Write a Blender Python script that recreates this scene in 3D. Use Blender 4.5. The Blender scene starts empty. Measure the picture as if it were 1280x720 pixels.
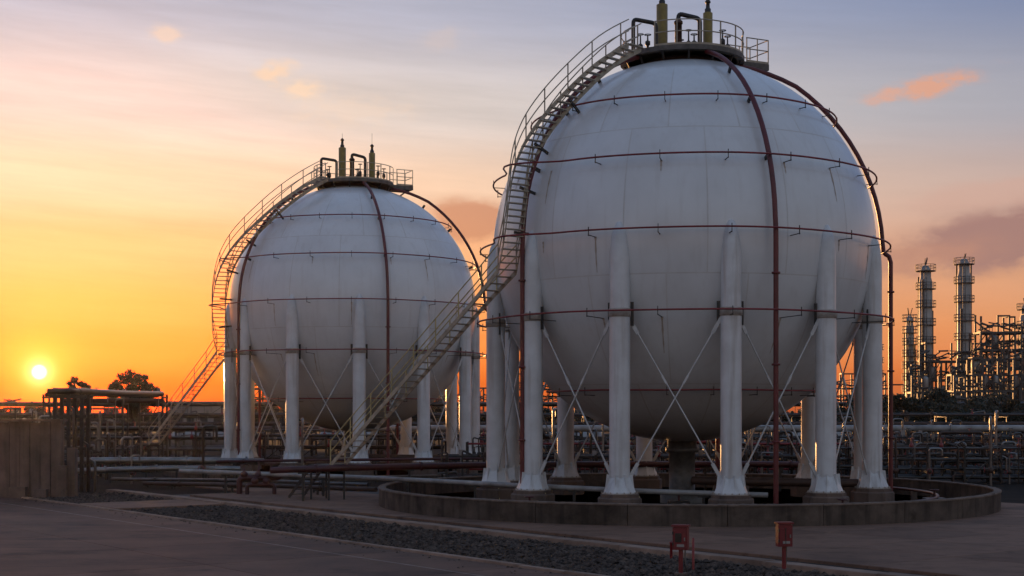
import bpy, math, random
from math import sin, cos, pi, radians, sqrt, atan2, asin
from mathutils import Vector, Matrix
random.seed(11)
scene = bpy.context.scene
col = scene.collection

# ------------------------------------------------------------------ camera
F_PX, Y_HOR, CAM_H = 1787.0, 516.0, 4.4          # photograph pixels (1280 x 720), metres
cd = bpy.data.cameras.new('camera'); cam = bpy.data.objects.new('camera', cd); col.objects.link(cam)
cam.location = (0, 0, CAM_H); cam.rotation_euler = (radians(90), 0, 0)
cd.sensor_width = 36; cd.lens = F_PX/1280*36; cd.shift_y = (Y_HOR-360)/1280
cd.clip_start = .5; cd.clip_end = 6000
scene.camera = cam
scene.render.resolution_x, scene.render.resolution_y = 1024, 576

def at(px, py, Y):            # point at depth Y seen at a photograph pixel
    return Vector(((px-640)/F_PX*Y, Y, CAM_H-(py-Y_HOR)/F_PX*Y))
def g(px, py):                # ground point seen at a photograph pixel
    Y = CAM_H*F_PX/(py-Y_HOR); return Vector(((px-640)/F_PX*Y, Y, 0))

# ------------------------------------------------------------------ world, sun, exposure
SUN_AZ = radians(-18.3); SUN_EL = radians(1.55)
SUN = Vector((sin(SUN_AZ)*cos(SUN_EL), cos(SUN_AZ)*cos(SUN_EL), sin(SUN_EL)))
def lin(c): 
    return tuple((v/255/12.92 if v/255 <= .04045 else ((v/255+.055)/1.055)**2.4) for v in c)
world = bpy.data.worlds.new('World'); scene.world = world; world.use_nodes = True
WN = world.node_tree.nodes; WL = world.node_tree.links
WN.clear()
def wmath(op, a, b=None, c=None, clamp=False):
    n = WN.new('ShaderNodeMath'); n.operation = op; n.use_clamp = clamp
    for i, v in enumerate((a, b, c)):
        if v is None: continue
        if isinstance(v, (int, float)): n.inputs[i].default_value = v
        else: WL.new(v, n.inputs[i])
    return n.outputs[0]
def wvec(op, a, b=None):
    n = WN.new('ShaderNodeVectorMath'); n.operation = op
    for i, v in enumerate((a, b)):
        if v is None: continue
        if isinstance(v, (tuple, Vector)): n.inputs[i].default_value = v
        else: WL.new(v, n.inputs[i])
    return n
def wmix(f, a, b):
    n = WN.new('ShaderNodeMix'); n.data_type = 'RGBA'; n.clamp_factor = True
    for i, v in ((0, f), (6, a), (7, b)):
        if isinstance(v, (int, float)): n.inputs[i].default_value = v
        elif isinstance(v, tuple): n.inputs[i].default_value = (*v, 1)
        else: WL.new(v, n.inputs[i])
    return n.outputs[2]
def wadd(a, b):
    n = WN.new('ShaderNodeMix'); n.data_type = 'RGBA'; n.blend_type = 'ADD'; n.clamp_result = False
    n.inputs[0].default_value = 1
    WL.new(a, n.inputs[6]); WL.new(b, n.inputs[7]); return n.outputs[2]
def wscale(c, f):
    n = WN.new('ShaderNodeVectorMath'); n.operation = 'SCALE'
    if isinstance(c, tuple): n.inputs[0].default_value = c
    else: WL.new(c, n.inputs[0])
    if isinstance(f, (int, float)): n.inputs[3].default_value = f
    else: WL.new(f, n.inputs[3])
    return n.outputs[0]
tc = WN.new('ShaderNodeTexCoord')
dirv = wvec('NORMALIZE', tc.outputs['Generated']).outputs[0]
sep = WN.new('ShaderNodeSeparateXYZ'); WL.new(dirv, sep.inputs[0])
el = wmath('MULTIPLY', wmath('ARCSINE', sep.outputs[2]), 180/pi)               # degrees
az = wmath('MULTIPLY', wmath('ARCTAN2', sep.outputs[0], sep.outputs[1]), 180/pi)
elp = wmath('SQRT', wmath('DIVIDE', wmath('MAXIMUM', el, 0.0), 90.0))
def ramp(stops):
    n = WN.new('ShaderNodeValToRGB'); n.color_ramp.interpolation = 'EASE'
    e = n.color_ramp.elements
    while len(e) < len(stops): e.new(.5)
    for i, (deg, c) in enumerate(stops):
        e[i].position = sqrt(deg/90); e[i].color = (*lin(c), 1)
    WL.new(elp, n.inputs[0]); return n.outputs[0]
near = ramp([(0,(172,54,20)), (1.0,(216,78,18)), (2.5,(244,122,56)), (4.2,(248,150,84)), (6.5,(248,178,126)), (9,(242,206,176)),
             (12,(222,212,206)), (16,(178,182,200)), (30,(136,155,188)), (90,(93,119,155))])
side = ramp([(0,(190,106,66)), (1.5,(214,128,78)), (3,(220,148,104)), (5,(212,155,126)), (8,(188,157,154)),
             (11.5,(146,147,166)), (16,(92,110,154)), (30,(116,140,180)), (90,(93,119,155))])
back = ramp([(0,(160,132,120)), (4,(182,158,148)), (10,(186,177,175)), (20,(170,181,198)), (45,(134,155,188)), (90,(86,113,150))])
hor = wvec('NORMALIZE', wvec('MULTIPLY', dirv, (1,1,0)).outputs[0]).outputs[0]
hdot = wvec('DOT_PRODUCT', hor, Vector((sin(SUN_AZ), cos(SUN_AZ), 0))).outputs['Value']
wn = wmath('POWER', wmath('DIVIDE', wmath('SUBTRACT', hdot, .62), .38, clamp=True), 1.8)
wb = wmath('DIVIDE', wmath('SUBTRACT', .45, hdot), 1.1, clamp=True)
base = wmix(wn, wmix(wb, side, back), near)
# faint long cloud streaks in the haze layer
def wnoise(vec, scale, detail=4, rough=.55):
    n = WN.new('ShaderNodeTexNoise'); n.inputs['Scale'].default_value = scale
    n.inputs['Detail'].default_value = detail; n.inputs['Roughness'].default_value = rough
    WL.new(vec, n.inputs['Vector']); return n.outputs['Fac']
cv = WN.new('ShaderNodeCombineXYZ'); WL.new(wmath('MULTIPLY', az, .035), cv.inputs[0])
WL.new(wmath('ADD', wmath('MULTIPLY', el, .42), wmath('MULTIPLY', az, .03)), cv.inputs[1])
streak = wnoise(cv.outputs[0], 1.7, 8, .66)
smask = wmath('MULTIPLY', wmath('SUBTRACT', streak, .5), wmath('MULTIPLY', wmath('ADD', wn, .15), .62))
base = wscale(base, wmath('ADD', 1.0, smask))
# glow of the low sun in the haze, and its disc
sdot = wvec('DOT_PRODUCT', dirv, SUN).outputs['Value']
sang = wmath('MULTIPLY', wmath('ARCCOSINE', wmath('MINIMUM', sdot, .9999999)), 180/pi)
def gauss(sig): return wmath('EXPONENT', wmath('MULTIPLY', wmath('POWER', wmath('DIVIDE', sang, sig), 2.0), -1.0))
base = wadd(base, wscale((2.6,.07,.01), gauss(6.5)))
base = wadd(base, wscale((.8,.34,.04), gauss(1.3)))
base = wadd(base, wscale((1.6,1.0,.40), gauss(.46)))
disc = wmath('DIVIDE', wmath('SUBTRACT', .31, sang), .16, clamp=True)
base = wadd(base, wscale((3.0,2.7,1.7), disc))
# single small clouds
nv = WN.new('ShaderNodeCombineXYZ'); WL.new(az, nv.inputs[0]); WL.new(wmath('MULTIPLY', el, 1.8), nv.inputs[1])
cn = wnoise(nv.outputs[0], .9, 6, .62); cn2 = wnoise(nv.outputs[0], .33, 4, .6)
def pix_dir(px, py):
    d = Vector(((px-640)/F_PX, 1, (Y_HOR-py)/F_PX)).normalized()
    return math.degrees(atan2(d.x, d.y)), math.degrees(asin(d.z))
for (px, py, sx, sy, tilt, c, amt, fine) in (
        (210, 43, 26, 13, 0, (236,206,188), .8, 1), (350, 85, 28, 13, .1, (242,208,178), .8, 1), (328, 92, 24, 11, 0, (242,208,178), .7, 1),
        (380, 111, 40, 15, 0, (244,212,182), .75, 1), (440, 140, 90, 26, .05, (236,208,184), .35, 1), (550, 50, 46, 16, .1, (206,188,182), .4, 1),
        (1158, 108, 74, 15, .16, (224,160,132), .95, 1), (1110, 118, 40, 10, .1, (220,166,146), .6, 1), (588, 276, 66, 26, 0, (190,124,100), .9, 0),
        (1250, 300, 135, 36, .14, (160,116,114), 1.0, 0), (1150, 322, 90, 18, .12, (186,130,114), .7, 0), (1260, 240, 120, 16, .1, (206,160,146), .5, 0)):
    a0, e0 = pix_dir(px, py); k = 180/pi/F_PX
    da = wmath('SUBTRACT', az, a0)
    de = wmath('SUBTRACT', wmath('SUBTRACT', el, e0), wmath('MULTIPLY', da, tilt))
    q = wmath('SQRT', wmath('ADD', wmath('POWER', wmath('DIVIDE', da, sx*k), 2.0), wmath('POWER', wmath('DIVIDE', de, sy*k), 2.0)))
    n = wmath('MULTIPLY', wmath('SUBTRACT', cn if fine else cn2, .5), 2.4)
    m = wmath('ADD', wmath('SUBTRACT', 1.3 if fine else 1.75, q), n, clamp=True)
    m = wmath('MULTIPLY', wmath('MULTIPLY', m, m), wmath('MULTIPLY', wmath('SUBTRACT', 1.7, q, clamp=True), amt))
    base = wmix(m, base, lin(c))
sky = WN.new('ShaderNodeTexSky'); sky.sky_type = 'NISHITA'; sky.sun_disc = False
sky.sun_elevation = SUN_EL; sky.sun_rotation = SUN_AZ; sky.air_density = 1.2; sky.dust_density = 2.0; sky.ozone_density = 2.0
total = wadd(wscale(base, .92), wscale(sky.outputs[0], .05))
bg = WN.new('ShaderNodeBackground'); bg.inputs['Strength'].default_value = 1.0
WL.new(total, bg.inputs['Color'])
wo = WN.new('ShaderNodeOutputWorld'); WL.new(bg.outputs[0], wo.inputs['Surface'])

sd = bpy.data.lights.new('sun', 'SUN'); so = bpy.data.objects.new('sun', sd); col.objects.link(so)
sd.energy = 3.6; sd.angle = radians(.7); sd.color = (1, .50, .18)
so.rotation_euler = SUN.to_track_quat('Z', 'Y').to_euler(); so.location = (-40, 100, 60)

vs = scene.view_settings
vs.view_transform = 'Standard'; vs.look = 'None'; vs.gamma = 1; vs.use_curve_mapping = False; vs.exposure = 0

# ------------------------------------------------------------------ materials
def material(name, c1, c2=None, scale=2.0, rough=.6, metal=0, bump=.0, streak=0, streak_col=None, rnd=0, stretch=(1,1,1), spec=.5, stain=0, coat=0):
    m = bpy.data.materials.new(name); m.use_nodes = True
    N, L = m.node_tree.nodes, m.node_tree.links
    b = N['Principled BSDF']; b.inputs['Roughness'].default_value = rough; b.inputs['Metallic'].default_value = metal
    b.inputs['Specular IOR Level'].default_value = spec
    b.inputs['Coat Weight'].default_value = coat; b.inputs['Coat Roughness'].default_value = .16
    t = N.new('ShaderNodeTexCoord'); mp = N.new('ShaderNodeMapping'); mp.inputs['Scale'].default_value = stretch
    oi = N.new('ShaderNodeObjectInfo')
    geo = N.new('ShaderNodeNewGeometry')
    L.new(geo.outputs['Position'], mp.inputs['Vector'])
    n1 = N.new('ShaderNodeTexNoise'); n1.inputs['Scale'].default_value = scale; n1.inputs['Detail'].default_value = 8; n1.inputs['Roughness'].default_value = .6
    L.new(mp.outputs[0], n1.inputs['Vector'])
    r = N.new('ShaderNodeValToRGB'); r.color_ramp.elements[0].position = .32; r.color_ramp.elements[1].position = .68
    r.color_ramp.elements[0].color = (*(c2 or tuple(v*.72 for v in c1)), 1); r.color_ramp.elements[1].color = (*c1, 1)
    L.new(n1.outputs['Fac'], r.inputs[0]); out = r.outputs[0]
    if streak:
        mp2 = N.new('ShaderNodeMapping'); mp2.inputs['Scale'].default_value = (1, 1, .07); L.new(geo.outputs['Position'], mp2.inputs['Vector'])
        n2 = N.new('ShaderNodeTexNoise'); n2.inputs['Scale'].default_value = 3.2; n2.inputs['Detail'].default_value = 6; L.new(mp2.outputs[0], n2.inputs['Vector'])
        r2 = N.new('ShaderNodeValToRGB'); r2.color_ramp.elements[0].position = .52; r2.color_ramp.elements[1].position = .78
        r2.color_ramp.elements[0].color = (0,0,0,1); r2.color_ramp.elements[1].color = (streak,)*3+(1,)
        L.new(n2.outputs['Fac'], r2.inputs[0])
        mx = N.new('ShaderNodeMix'); mx.data_type = 'RGBA'; L.new(r2.outputs[0], mx.inputs[0]); L.new(out, mx.inputs[6])
        mx.inputs[7].default_value = (*(streak_col or (.16,.11,.08)), 1); out = mx.outputs[2]
    if stain:
        for sc, lo, hi, stv, k in ((.35,.5,.72,(1,1,1),stain), (1.6,.56,.74,(1,1,1),stain*.8), (.5,.54,.7,(.35,2.6,1),stain*.7), (14,.6,.75,(1,1,1),stain*.5)):
            mp3 = N.new('ShaderNodeMapping'); mp3.inputs['Scale'].default_value = stv; mp3.inputs['Rotation'].default_value = (0,0,.915 if stv[0] < 1 else 0)
            L.new(geo.outputs['Position'], mp3.inputs['Vector'])
            n4 = N.new('ShaderNodeTexNoise'); n4.inputs['Scale'].default_value = sc; n4.inputs['Detail'].default_value = 7; n4.inputs['Roughness'].default_value = .65; L.new(mp3.outputs[0], n4.inputs['Vector'])
            r4 = N.new('ShaderNodeValToRGB'); r4.color_ramp.elements[0].position = lo; r4.color_ramp.elements[1].position = hi
            r4.color_ramp.elements[0].color = (1,1,1,1); r4.color_ramp.elements[1].color = (1-k,1-k*1.02,1-k*1.05,1); L.new(n4.outputs['Fac'], r4.inputs[0])
            mu = N.new('ShaderNodeMix'); mu.data_type = 'RGBA'; mu.blend_type = 'MULTIPLY'; mu.inputs[0].default_value = 1
            L.new(out, mu.inputs[6]); L.new(r4.outputs[0], mu.inputs[7]); out = mu.outputs[2]
    if rnd:
        mr = N.new('ShaderNodeMapRange'); L.new(oi.outputs['Random'], mr.inputs['Value']); mr.inputs['To Min'].default_value = 1-rnd; mr.inputs['To Max'].default_value = 1+rnd
        hs = N.new('ShaderNodeHueSaturation'); L.new(out, hs.inputs['Color']); L.new(mr.outputs[0], hs.inputs['Value']); out = hs.outputs[0]
    L.new(out, b.inputs['Base Color'])
    if bump:
        n3 = N.new('ShaderNodeTexNoise'); n3.inputs['Scale'].default_value = scale*9; n3.inputs['Detail'].default_value = 6; L.new(mp.outputs[0], n3.inputs['Vector'])
        bp = N.new('ShaderNodeBump'); bp.inputs['Strength'].default_value = bump; bp.inputs['Distance'].default_value = .03
        L.new(n3.outputs['Fac'], bp.inputs['Height']); L.new(bp.outputs[0], b.inputs['Normal'])
    return m
M = dict(
    tank=material('tank_paint', (.67,.68,.685), (.60,.605,.605), .5, .34, bump=0, streak=.24, streak_col=(.42,.385,.35), rnd=.03, coat=.55),
    leg=material('leg_paint', (.63,.645,.655), (.51,.515,.515), 1.1, .4, streak=.65, streak_col=(.25,.2,.165), coat=.3),
    collar=material('stained_paint', (.42,.38,.34), (.22,.17,.13), 2.5, .6),
    red=material('red_paint', (.24,.02,.024), (.13,.013,.015), 2.0, .42),
    riser=material('riser_red', (.14,.016,.018), (.075,.011,.012), 2.0, .42),
    main_red=material('dull_red_paint', (.07,.011,.011), (.035,.008,.008), 2.0, .5),
    rustmark=material('rust_run', (.44,.37,.31), (.36,.29,.23), 3.0, .8),
    redbox=material('signal_red', (.17,.014,.018), (.11,.01,.014), 3.0, .4),
    steel=material('galvanised_steel', (.24,.235,.225), (.13,.12,.11), 3.0, .5, .6),
    dark=material('dark_steel', (.045,.041,.038), (.02,.018,.017), 3.0, .5, .3),
    stair=material('stair_steel', (.43,.375,.285), (.24,.20,.15), 3.0, .5, .1),
    olive=material('yellow_rail_paint', (.54,.45,.22), (.34,.27,.12), 4.0, .5),
    yellow=material('yellow_paint', (.27,.185,.03), (.17,.115,.022), 3.0, .45, streak=.5, streak_col=(.12,.07,.03)),
    seam=material('weld_seam', (.59,.58,.565), (.50,.485,.465), 1.0, .55),
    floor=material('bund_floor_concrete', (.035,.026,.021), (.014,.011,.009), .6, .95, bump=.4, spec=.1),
    pale=material('pale_pipe_paint', (.33,.32,.31), (.2,.19,.18), 1.5, .5, stain=.4),
    rod=material('brace_paint', (.55,.55,.54), (.40,.39,.38), 3.0, .45),
    silver=material('pipe_cladding', (.24,.235,.23), (.13,.125,.12), 1.2, .30, .75),
    pipe=material('pipe_grey', (.075,.068,.063), (.03,.027,.025), 1.3, .28, .6, rnd=.6),
    rust=material('rusty_pipe', (.075,.042,.03), (.04,.024,.018), 2.0, .6, .2, rnd=.3),
    conc=material('concrete', (.17,.115,.09), (.08,.056,.045), .8, .85, bump=.35, streak=.6, streak_col=(.035,.028,.023)),
    bund=material('bund_concrete', (.125,.095,.076), (.05,.038,.03), .9, .9, bump=.4, streak=.85, streak_col=(.018,.016,.014), stain=.55, spec=.2),
    coping=material('coping_concrete', (.21,.155,.125), (.11,.084,.068), 1.6, .85, bump=.3, stain=.4, spec=.2),
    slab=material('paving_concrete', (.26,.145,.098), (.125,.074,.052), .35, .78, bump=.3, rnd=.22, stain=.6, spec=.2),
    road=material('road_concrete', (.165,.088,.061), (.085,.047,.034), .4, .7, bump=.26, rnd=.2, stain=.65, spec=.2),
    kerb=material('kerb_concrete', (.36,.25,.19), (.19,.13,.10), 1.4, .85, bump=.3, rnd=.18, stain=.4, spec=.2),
    soil=material('dark_soil', (.026,.020,.016), (.011,.0085,.007), .5, .95, bump=.8, spec=.08),
    joint=material('joint_filler', (.05,.045,.042), (.03,.027,.025), 2, .9),
    gravel=material('gravel_stone', (.13,.095,.077), (.005,.0042,.004), 5.0, .85, spec=.1),
    deck=material('deck_steel', (.13,.12,.11), (.06,.055,.05), 3.0, .55, .3),
    line=material('road_line_paint', (.26,.19,.155), (.13,.09,.07), 2.5, .7, stain=.6),
    leaf=material('leaf', (.034,.038,.018), (.014,.016,.009), 1.0, .6),
    bark=material('bark', (.06,.045,.035), (.03,.024,.02), 5, .9, bump=.5),
    plant=material('plant_steel', (.10,.092,.088), (.05,.045,.043), .5, .55, .4),
    column=material('column_cladding', (.32,.31,.30), (.22,.21,.20), .4, .45, .5),
    wall=material('far_wall', (.28,.26,.24), (.2,.18,.17), .3, .8),
)

# ------------------------------------------------------------------ mesh helpers
class MB:
    def __init__(s): s.v = []; s.f = []; s.sm = []
    def add(s, vs, fs, smooth=False):
        o = len(s.v); s.v += [tuple(p) for p in vs]
        for f in fs: s.f.append(tuple(i+o for i in f)); s.sm.append(smooth)
        return s
    def box(s, c, size, rz=0, ax=None):
        hx, hy, hz = (v/2 for v in size); R = Matrix.Rotation(rz, 3, 'Z'); c = Vector(c)
        P = [c + R @ Vector((x*hx, y*hy, z*hz)) for z in (-1,1) for y in (-1,1) for x in (-1,1)]
        return s.add(P, [(0,2,3,1),(4,5,7,6),(0,1,5,4),(1,3,7,5),(3,2,6,7),(2,0,4,6)])
    def bar(s, a, b, w, h=None, up=(0,0,1)):
        a, b = Vector(a), Vector(b); d = (b-a).normalized(); up = Vector(up)
        if abs(d.dot(up)) > .98: up = Vector((1,0,0))
        x = d.cross(up).normalized(); y = x.cross(d); h = h or w
        P = [p + x*sx*w/2 + y*sy*h/2 for p in (a, b) for sy in (-1,1) for sx in (-1,1)]
        return s.add(P, [(0,2,3,1),(4,5,7,6),(0,1,5,4),(1,3,7,5),(3,2,6,7),(2,0,4,6)])
    def tube(s, pts, r, n=8, closed=False, caps=True):
        pts = [Vector(p) for p in pts]; k = len(pts); V = []; rr = r if isinstance(r, (list, tuple)) else [r]*k
        prev = None
        for i, p in enumerate(pts):
            if closed: d = pts[(i+1) % k] - pts[i-1]
            else: d = pts[min(i+1, k-1)] - pts[max(i-1, 0)]
            d.normalize()
            if prev is None:
                u = d.cross(Vector((0,0,1)))
                if u.length < .05: u = d.cross(Vector((1,0,0)))
            else: u = prev - d*prev.dot(d)
            u.normalize(); prev = u; w = d.cross(u)
            V += [p + (u*cos(2*pi*j/n) + w*sin(2*pi*j/n))*rr[i] for j in range(n)]
        Fc = []
        for i in range(k if closed else k-1):
            a, b = i*n, ((i+1) % k)*n
            Fc += [(a+j, a+(j+1) % n, b+(j+1) % n, b+j) for j in range(n)]
        s.add(V, Fc, True)
        if not closed and caps:
            s.add(V[:n], [tuple(reversed(range(n)))]); s.add(V[-n:], [tuple(range(n))])
        return s
    def lathe(s, prof, n=24, c=(0,0,0), smooth=True, caps=True):       # profile of (r, z)
        c = Vector(c); V = [c + Vector((r*cos(2*pi*j/n), r*sin(2*pi*j/n), z)) for r, z in prof for j in range(n)]
        Fc = [(i*n+j, i*n+(j+1) % n, (i+1)*n+(j+1) % n, (i+1)*n+j) for i in range(len(prof)-1) for j in range(n)]
        s.add(V, Fc, smooth)
        if not caps: return s
        if prof[0][0] > .001: s.add(V[:n], [tuple(reversed(range(n)))])
        if prof[-1][0] > .001: s.add(V[-n:], [tuple(range(n))])
        return s
    def sweep(s, pts, ns, t, h):                             # vertical plate (thickness t along ns, height h down)
        V = []
        for p, n in zip(pts, ns):
            p = Vector(p); n = Vector(n)
            V += [p+n*t/2, p-n*t/2, p-n*t/2-Vector((0,0,h)), p+n*t/2-Vector((0,0,h))]
        k = len(pts); Fc = [(i*4+j, i*4+(j+1) % 4, i*4+4+(j+1) % 4, i*4+4+j) for i in range(k-1) for j in range(4)]
        return s.add(V, Fc + [(3,2,1,0), (k*4-4,k*4-3,k*4-2,k*4-1)])
    def mesh(s, name, m):
        me = bpy.data.meshes.new(name); me.from_pydata(s.v, [], s.f); me.materials.append(M[m])
        me.polygons.foreach_set('use_smooth', s.sm); me.update(); return me
    def build(s, name, m, parent=None, loc=None, rz=0): return link(name, s.mesh(name, m), parent, loc, rz)
def link(name, me, parent=None, loc=None, rz=0):
    o = bpy.data.objects.new(name, me); col.objects.link(o)
    if parent: o.parent = parent
    if loc is not None: o.location = loc
    o.rotation_euler.z = rz
    return o
def tag(o, label=None, cat=None, group=None, kind=None):
    for k, v in (('label', label), ('category', cat), ('group', group), ('kind', kind)):
        if v: o[k] = v
    return o
def empty(name, loc, label, cat, group=None, rz=0):
    o = bpy.data.objects.new(name, None); col.objects.link(o); o.location = loc; o.rotation_euler.z = rz; o.empty_display_size = .3
    return tag(o, label, cat, group)
def copy_tree(o, parent=None):
    c = o.copy(); col.objects.link(c); c.parent = parent
    for ch in list(o.children): copy_tree(ch, c)
    return c
def pol(r, th, z=0): return Vector((r*sin(th), -r*cos(th), z))

# ------------------------------------------------------------------ ground
E0 = Vector((-18.2, 63.9, 0)); EE = Vector((.611, -.791, 0)).normalized(); EN = Vector((-EE.y, EE.x, 0))
ERZ = atan2(EE.y, EE.x)
def en(t, o, z=0): return E0 + EE*t + EN*o + Vector((0,0,z))
CA, CB = Vector((8.11, 68.2, 0)), Vector((-11.66, 105.3, 0))
BUND_R = 14.4
m = MB(); S = 3000
m.add([(-S,-200,0),(S,-200,0),(S,S,0),(-S,S,0)], [(0,1,2,3)])
tag(m.build('ground', 'soil'), 'dark oily soil spreading under the whole plant', 'ground', kind='structure')

def slab_mesh(name, lx, ly, h, m_, gap=.02, bev=.015):
    x, y = lx/2-gap/2, ly/2-gap/2; b = MB()
    P = [(-x,-y,0),(x,-y,0),(x,y,0),(-x,y,0),(-x,-y,h-bev),(x,-y,h-bev),(x,y,h-bev),(-x,y,h-bev),
         (-x+bev,-y+bev,h),(x-bev,-y+bev,h),(x-bev,y-bev,h),(-x+bev,y-bev,h)]
    b.add(P, [(0,1,5,4),(1,2,6,5),(2,3,7,6),(3,0,4,7),(4,5,9,8),(5,6,10,9),(6,7,11,10),(7,4,8,11),(8,9,10,11)])
    return b.mesh(name, m_)
# foreground road of concrete bays
m = MB(); m.add([en(-60,-60,.010), en(75,-60,.010), en(75,0,.010), en(-60,0,.010)], [(0,1,2,3)])
road = tag(m.build('road', 'joint'), 'broad concrete road in the foreground with a painted edge line', 'road', kind='structure')
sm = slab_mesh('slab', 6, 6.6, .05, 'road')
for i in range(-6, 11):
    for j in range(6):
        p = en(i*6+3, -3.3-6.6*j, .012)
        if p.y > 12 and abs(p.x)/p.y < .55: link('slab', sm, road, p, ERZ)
m = MB(); m.add([en(-40,-2.02,.068), en(75,-2.02,.068), en(75,-2.14,.068), en(-40,-2.14,.068)], [(3,2,1,0)])
m.build('edge_line', 'line', road)
# kerbs
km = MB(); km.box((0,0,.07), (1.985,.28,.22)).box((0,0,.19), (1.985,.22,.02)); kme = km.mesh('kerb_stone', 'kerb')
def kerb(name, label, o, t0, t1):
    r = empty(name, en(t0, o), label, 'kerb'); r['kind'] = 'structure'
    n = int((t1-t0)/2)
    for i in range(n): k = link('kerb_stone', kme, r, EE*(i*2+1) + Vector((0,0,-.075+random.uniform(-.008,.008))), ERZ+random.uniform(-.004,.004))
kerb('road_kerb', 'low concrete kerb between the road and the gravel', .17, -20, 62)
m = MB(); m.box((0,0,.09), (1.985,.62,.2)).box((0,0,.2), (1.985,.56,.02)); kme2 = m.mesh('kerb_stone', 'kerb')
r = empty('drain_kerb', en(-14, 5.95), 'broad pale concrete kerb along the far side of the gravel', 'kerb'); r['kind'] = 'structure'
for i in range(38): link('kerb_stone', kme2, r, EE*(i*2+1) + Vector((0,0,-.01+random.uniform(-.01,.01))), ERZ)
# concrete crossing over the gravel
cr = tag(slab_o := MB().add([en(-4,.34,.02), en(.6,.34,.02), en(.6,5.6,.02), en(-4,5.6,.02)], [(0,1,2,3)]).build('crossing', 'joint'), 'pale concrete crossing slab cutting the gravel strip', 'path', kind='structure')
cm = slab_mesh('slab', 2.3, 2.6, .12, 'slab')
for i in range(2):
    for j in range(2): link('slab', cm, cr, en(-2.85+2.3*i, 1.66+2.62*j, .022), ERZ)
# apron of paving bays round the near tank
m = MB(); m.add([en(-10,7.7,.006), en(70,7.7,.006), en(70,34,.006), en(-10,34,.006)], [(0,1,2,3)])
apron = tag(m.build('apron', 'joint'), 'paved concrete apron round the near tank', 'pavement', kind='structure')
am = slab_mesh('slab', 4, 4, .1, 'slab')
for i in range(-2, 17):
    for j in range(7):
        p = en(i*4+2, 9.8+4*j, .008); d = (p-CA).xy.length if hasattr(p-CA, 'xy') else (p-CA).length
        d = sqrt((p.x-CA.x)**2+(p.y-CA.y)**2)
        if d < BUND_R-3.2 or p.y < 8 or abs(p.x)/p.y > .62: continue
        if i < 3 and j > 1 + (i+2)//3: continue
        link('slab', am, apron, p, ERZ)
# service slab behind the crossing
m = MB(); m.add([en(-16,11.8,.007), en(-6.5,11.8,.007), en(-6.5,16.5,.007), en(-16,16.5,.007)], [(0,1,2,3)])
sp = tag(m.build('service_path', 'joint'), 'concrete service path leading to the far tank', 'path', kind='structure')
for i in range(4):
    for j in range(2): link('slab', slab_mesh('slab', 2.36, 2.32, .08, 'slab') if (i, j) == (0, 0) else sp.children[0].data, sp, en(-14.8+2.37*i, 13+2.34*j, .009), ERZ)
# gravel: a bed and loose stones
def gravel(name, label, t0, t1):
    m = MB(); m.add([en(t0,.34,.03), en(t1,.34,.03), en(t1,5.62,.03), en(t0,5.62,.03)], [(0,1,2,3)])
    nst = int((t1-t0)*5.2*48)
    for q_ in range(nst+int((t1-t0)*9)):
        stray = q_ >= nst
        p = en(random.uniform(t0+.05, t1-.05), random.choice((-random.expovariate(2.2), 6.3+random.expovariate(1.6))) if stray else random.uniform(.4, 5.58), 0); rr = random.choice((.03,.045,.06,.07,.085,.1,.12))*random.uniform(.8,1.2)*(.5 if stray else 1)
        a = random.uniform(0, 6.3); k = 5; z = .066 if stray else .03+rr*random.uniform(-.1,.5)
        ring = [(p.x+rr*random.uniform(.75,1.2)*cos(a+i*2*pi/k), p.y+rr*random.uniform(.75,1.2)*sin(a+i*2*pi/k), z+rr*random.uniform(-.15,.2)) for i in range(k)]
        top = (p.x+rr*random.uniform(-.3,.3), p.y+rr*random.uniform(-.3,.3), z+rr*random.uniform(.5,.85))
        m.add(ring+[top], [(i, (i+1) % k, k) for i in range(k)])
    tag(m.build(name, 'gravel'), label, 'gravel', kind='stuff')
gravel('gravel', 'long dark gravel strip between the two kerbs', .62, 46)
gravel('gravel', 'small dark gravel patch left of the crossing slab', -13, -4.02)

# ------------------------------------------------------------------ spherical tanks
R = 9.0; ZC = 12.02; LEG_R = 8.93
RINGS = [(18.02, 7.2), (15.2, 9.0), (12.05, 9.62), (8.65, 9.76), (5.4, 6.45)]
def smooth_bump(x): x = abs(x); return 0 if x > 1 else .5+.5*cos(pi*x)
def interp(tab, x):
    if x <= tab[0][0]: return tab[0][1]
    for (a, va), (b, vb) in zip(tab, tab[1:]):
        if x <= b:
            k = (x-a)/(b-a); return va+(vb-va)*k
    return tab[-1][1]
PLATES = {}
def plate_mesh(lat0, lat1, n):
    key = (lat0, lat1)
    if key in PLATES: return PLATES[key]
    w = 2*pi/n; nu, nv = 8, max(4, int((lat1-lat0)/4)); e = .028/R; eu = e/max(.3, cos(radians((lat0+lat1)/2)))
    us = [0, eu] + [w*i/nu for i in range(1, nu)] + [w-eu, w]
    l0, l1 = radians(lat0), radians(lat1)
    vs_ = [l0, l0+e] + [l0+(l1-l0)*i/nv for i in range(1, nv)] + [l1-e, l1]
    V, NR = [], []; k, kj = len(us), len(vs_)
    for j, la in enumerate(vs_):
        for i, u in enumerate(us):
            edge = i in (0, k-1) or j in (0, kj-1)
            V.append(pol((R-.012 if edge else R)*cos(la), u, (R-.012 if edge else R)*sin(la))); NR.append(pol(cos(la), u, sin(la)))
    m = MB(); fs = [(j*k+i, j*k+i+1, (j+1)*k+i+1, (j+1)*k+i) for j in range(kj-1) for i in range(k-1)]
    m.add(V, fs, True); me = m.mesh('plate', 'tank'); me.materials.append(M['seam'])
    me.polygons.foreach_set('material_index', [1 if (i in (0, k-2) or j in (0, kj-2)) else 0 for j in range(kj-1) for i in range(k-1)])
    me.normals_split_custom_set_from_vertices(NR)
    PLATES[key] = me; return me

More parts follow.
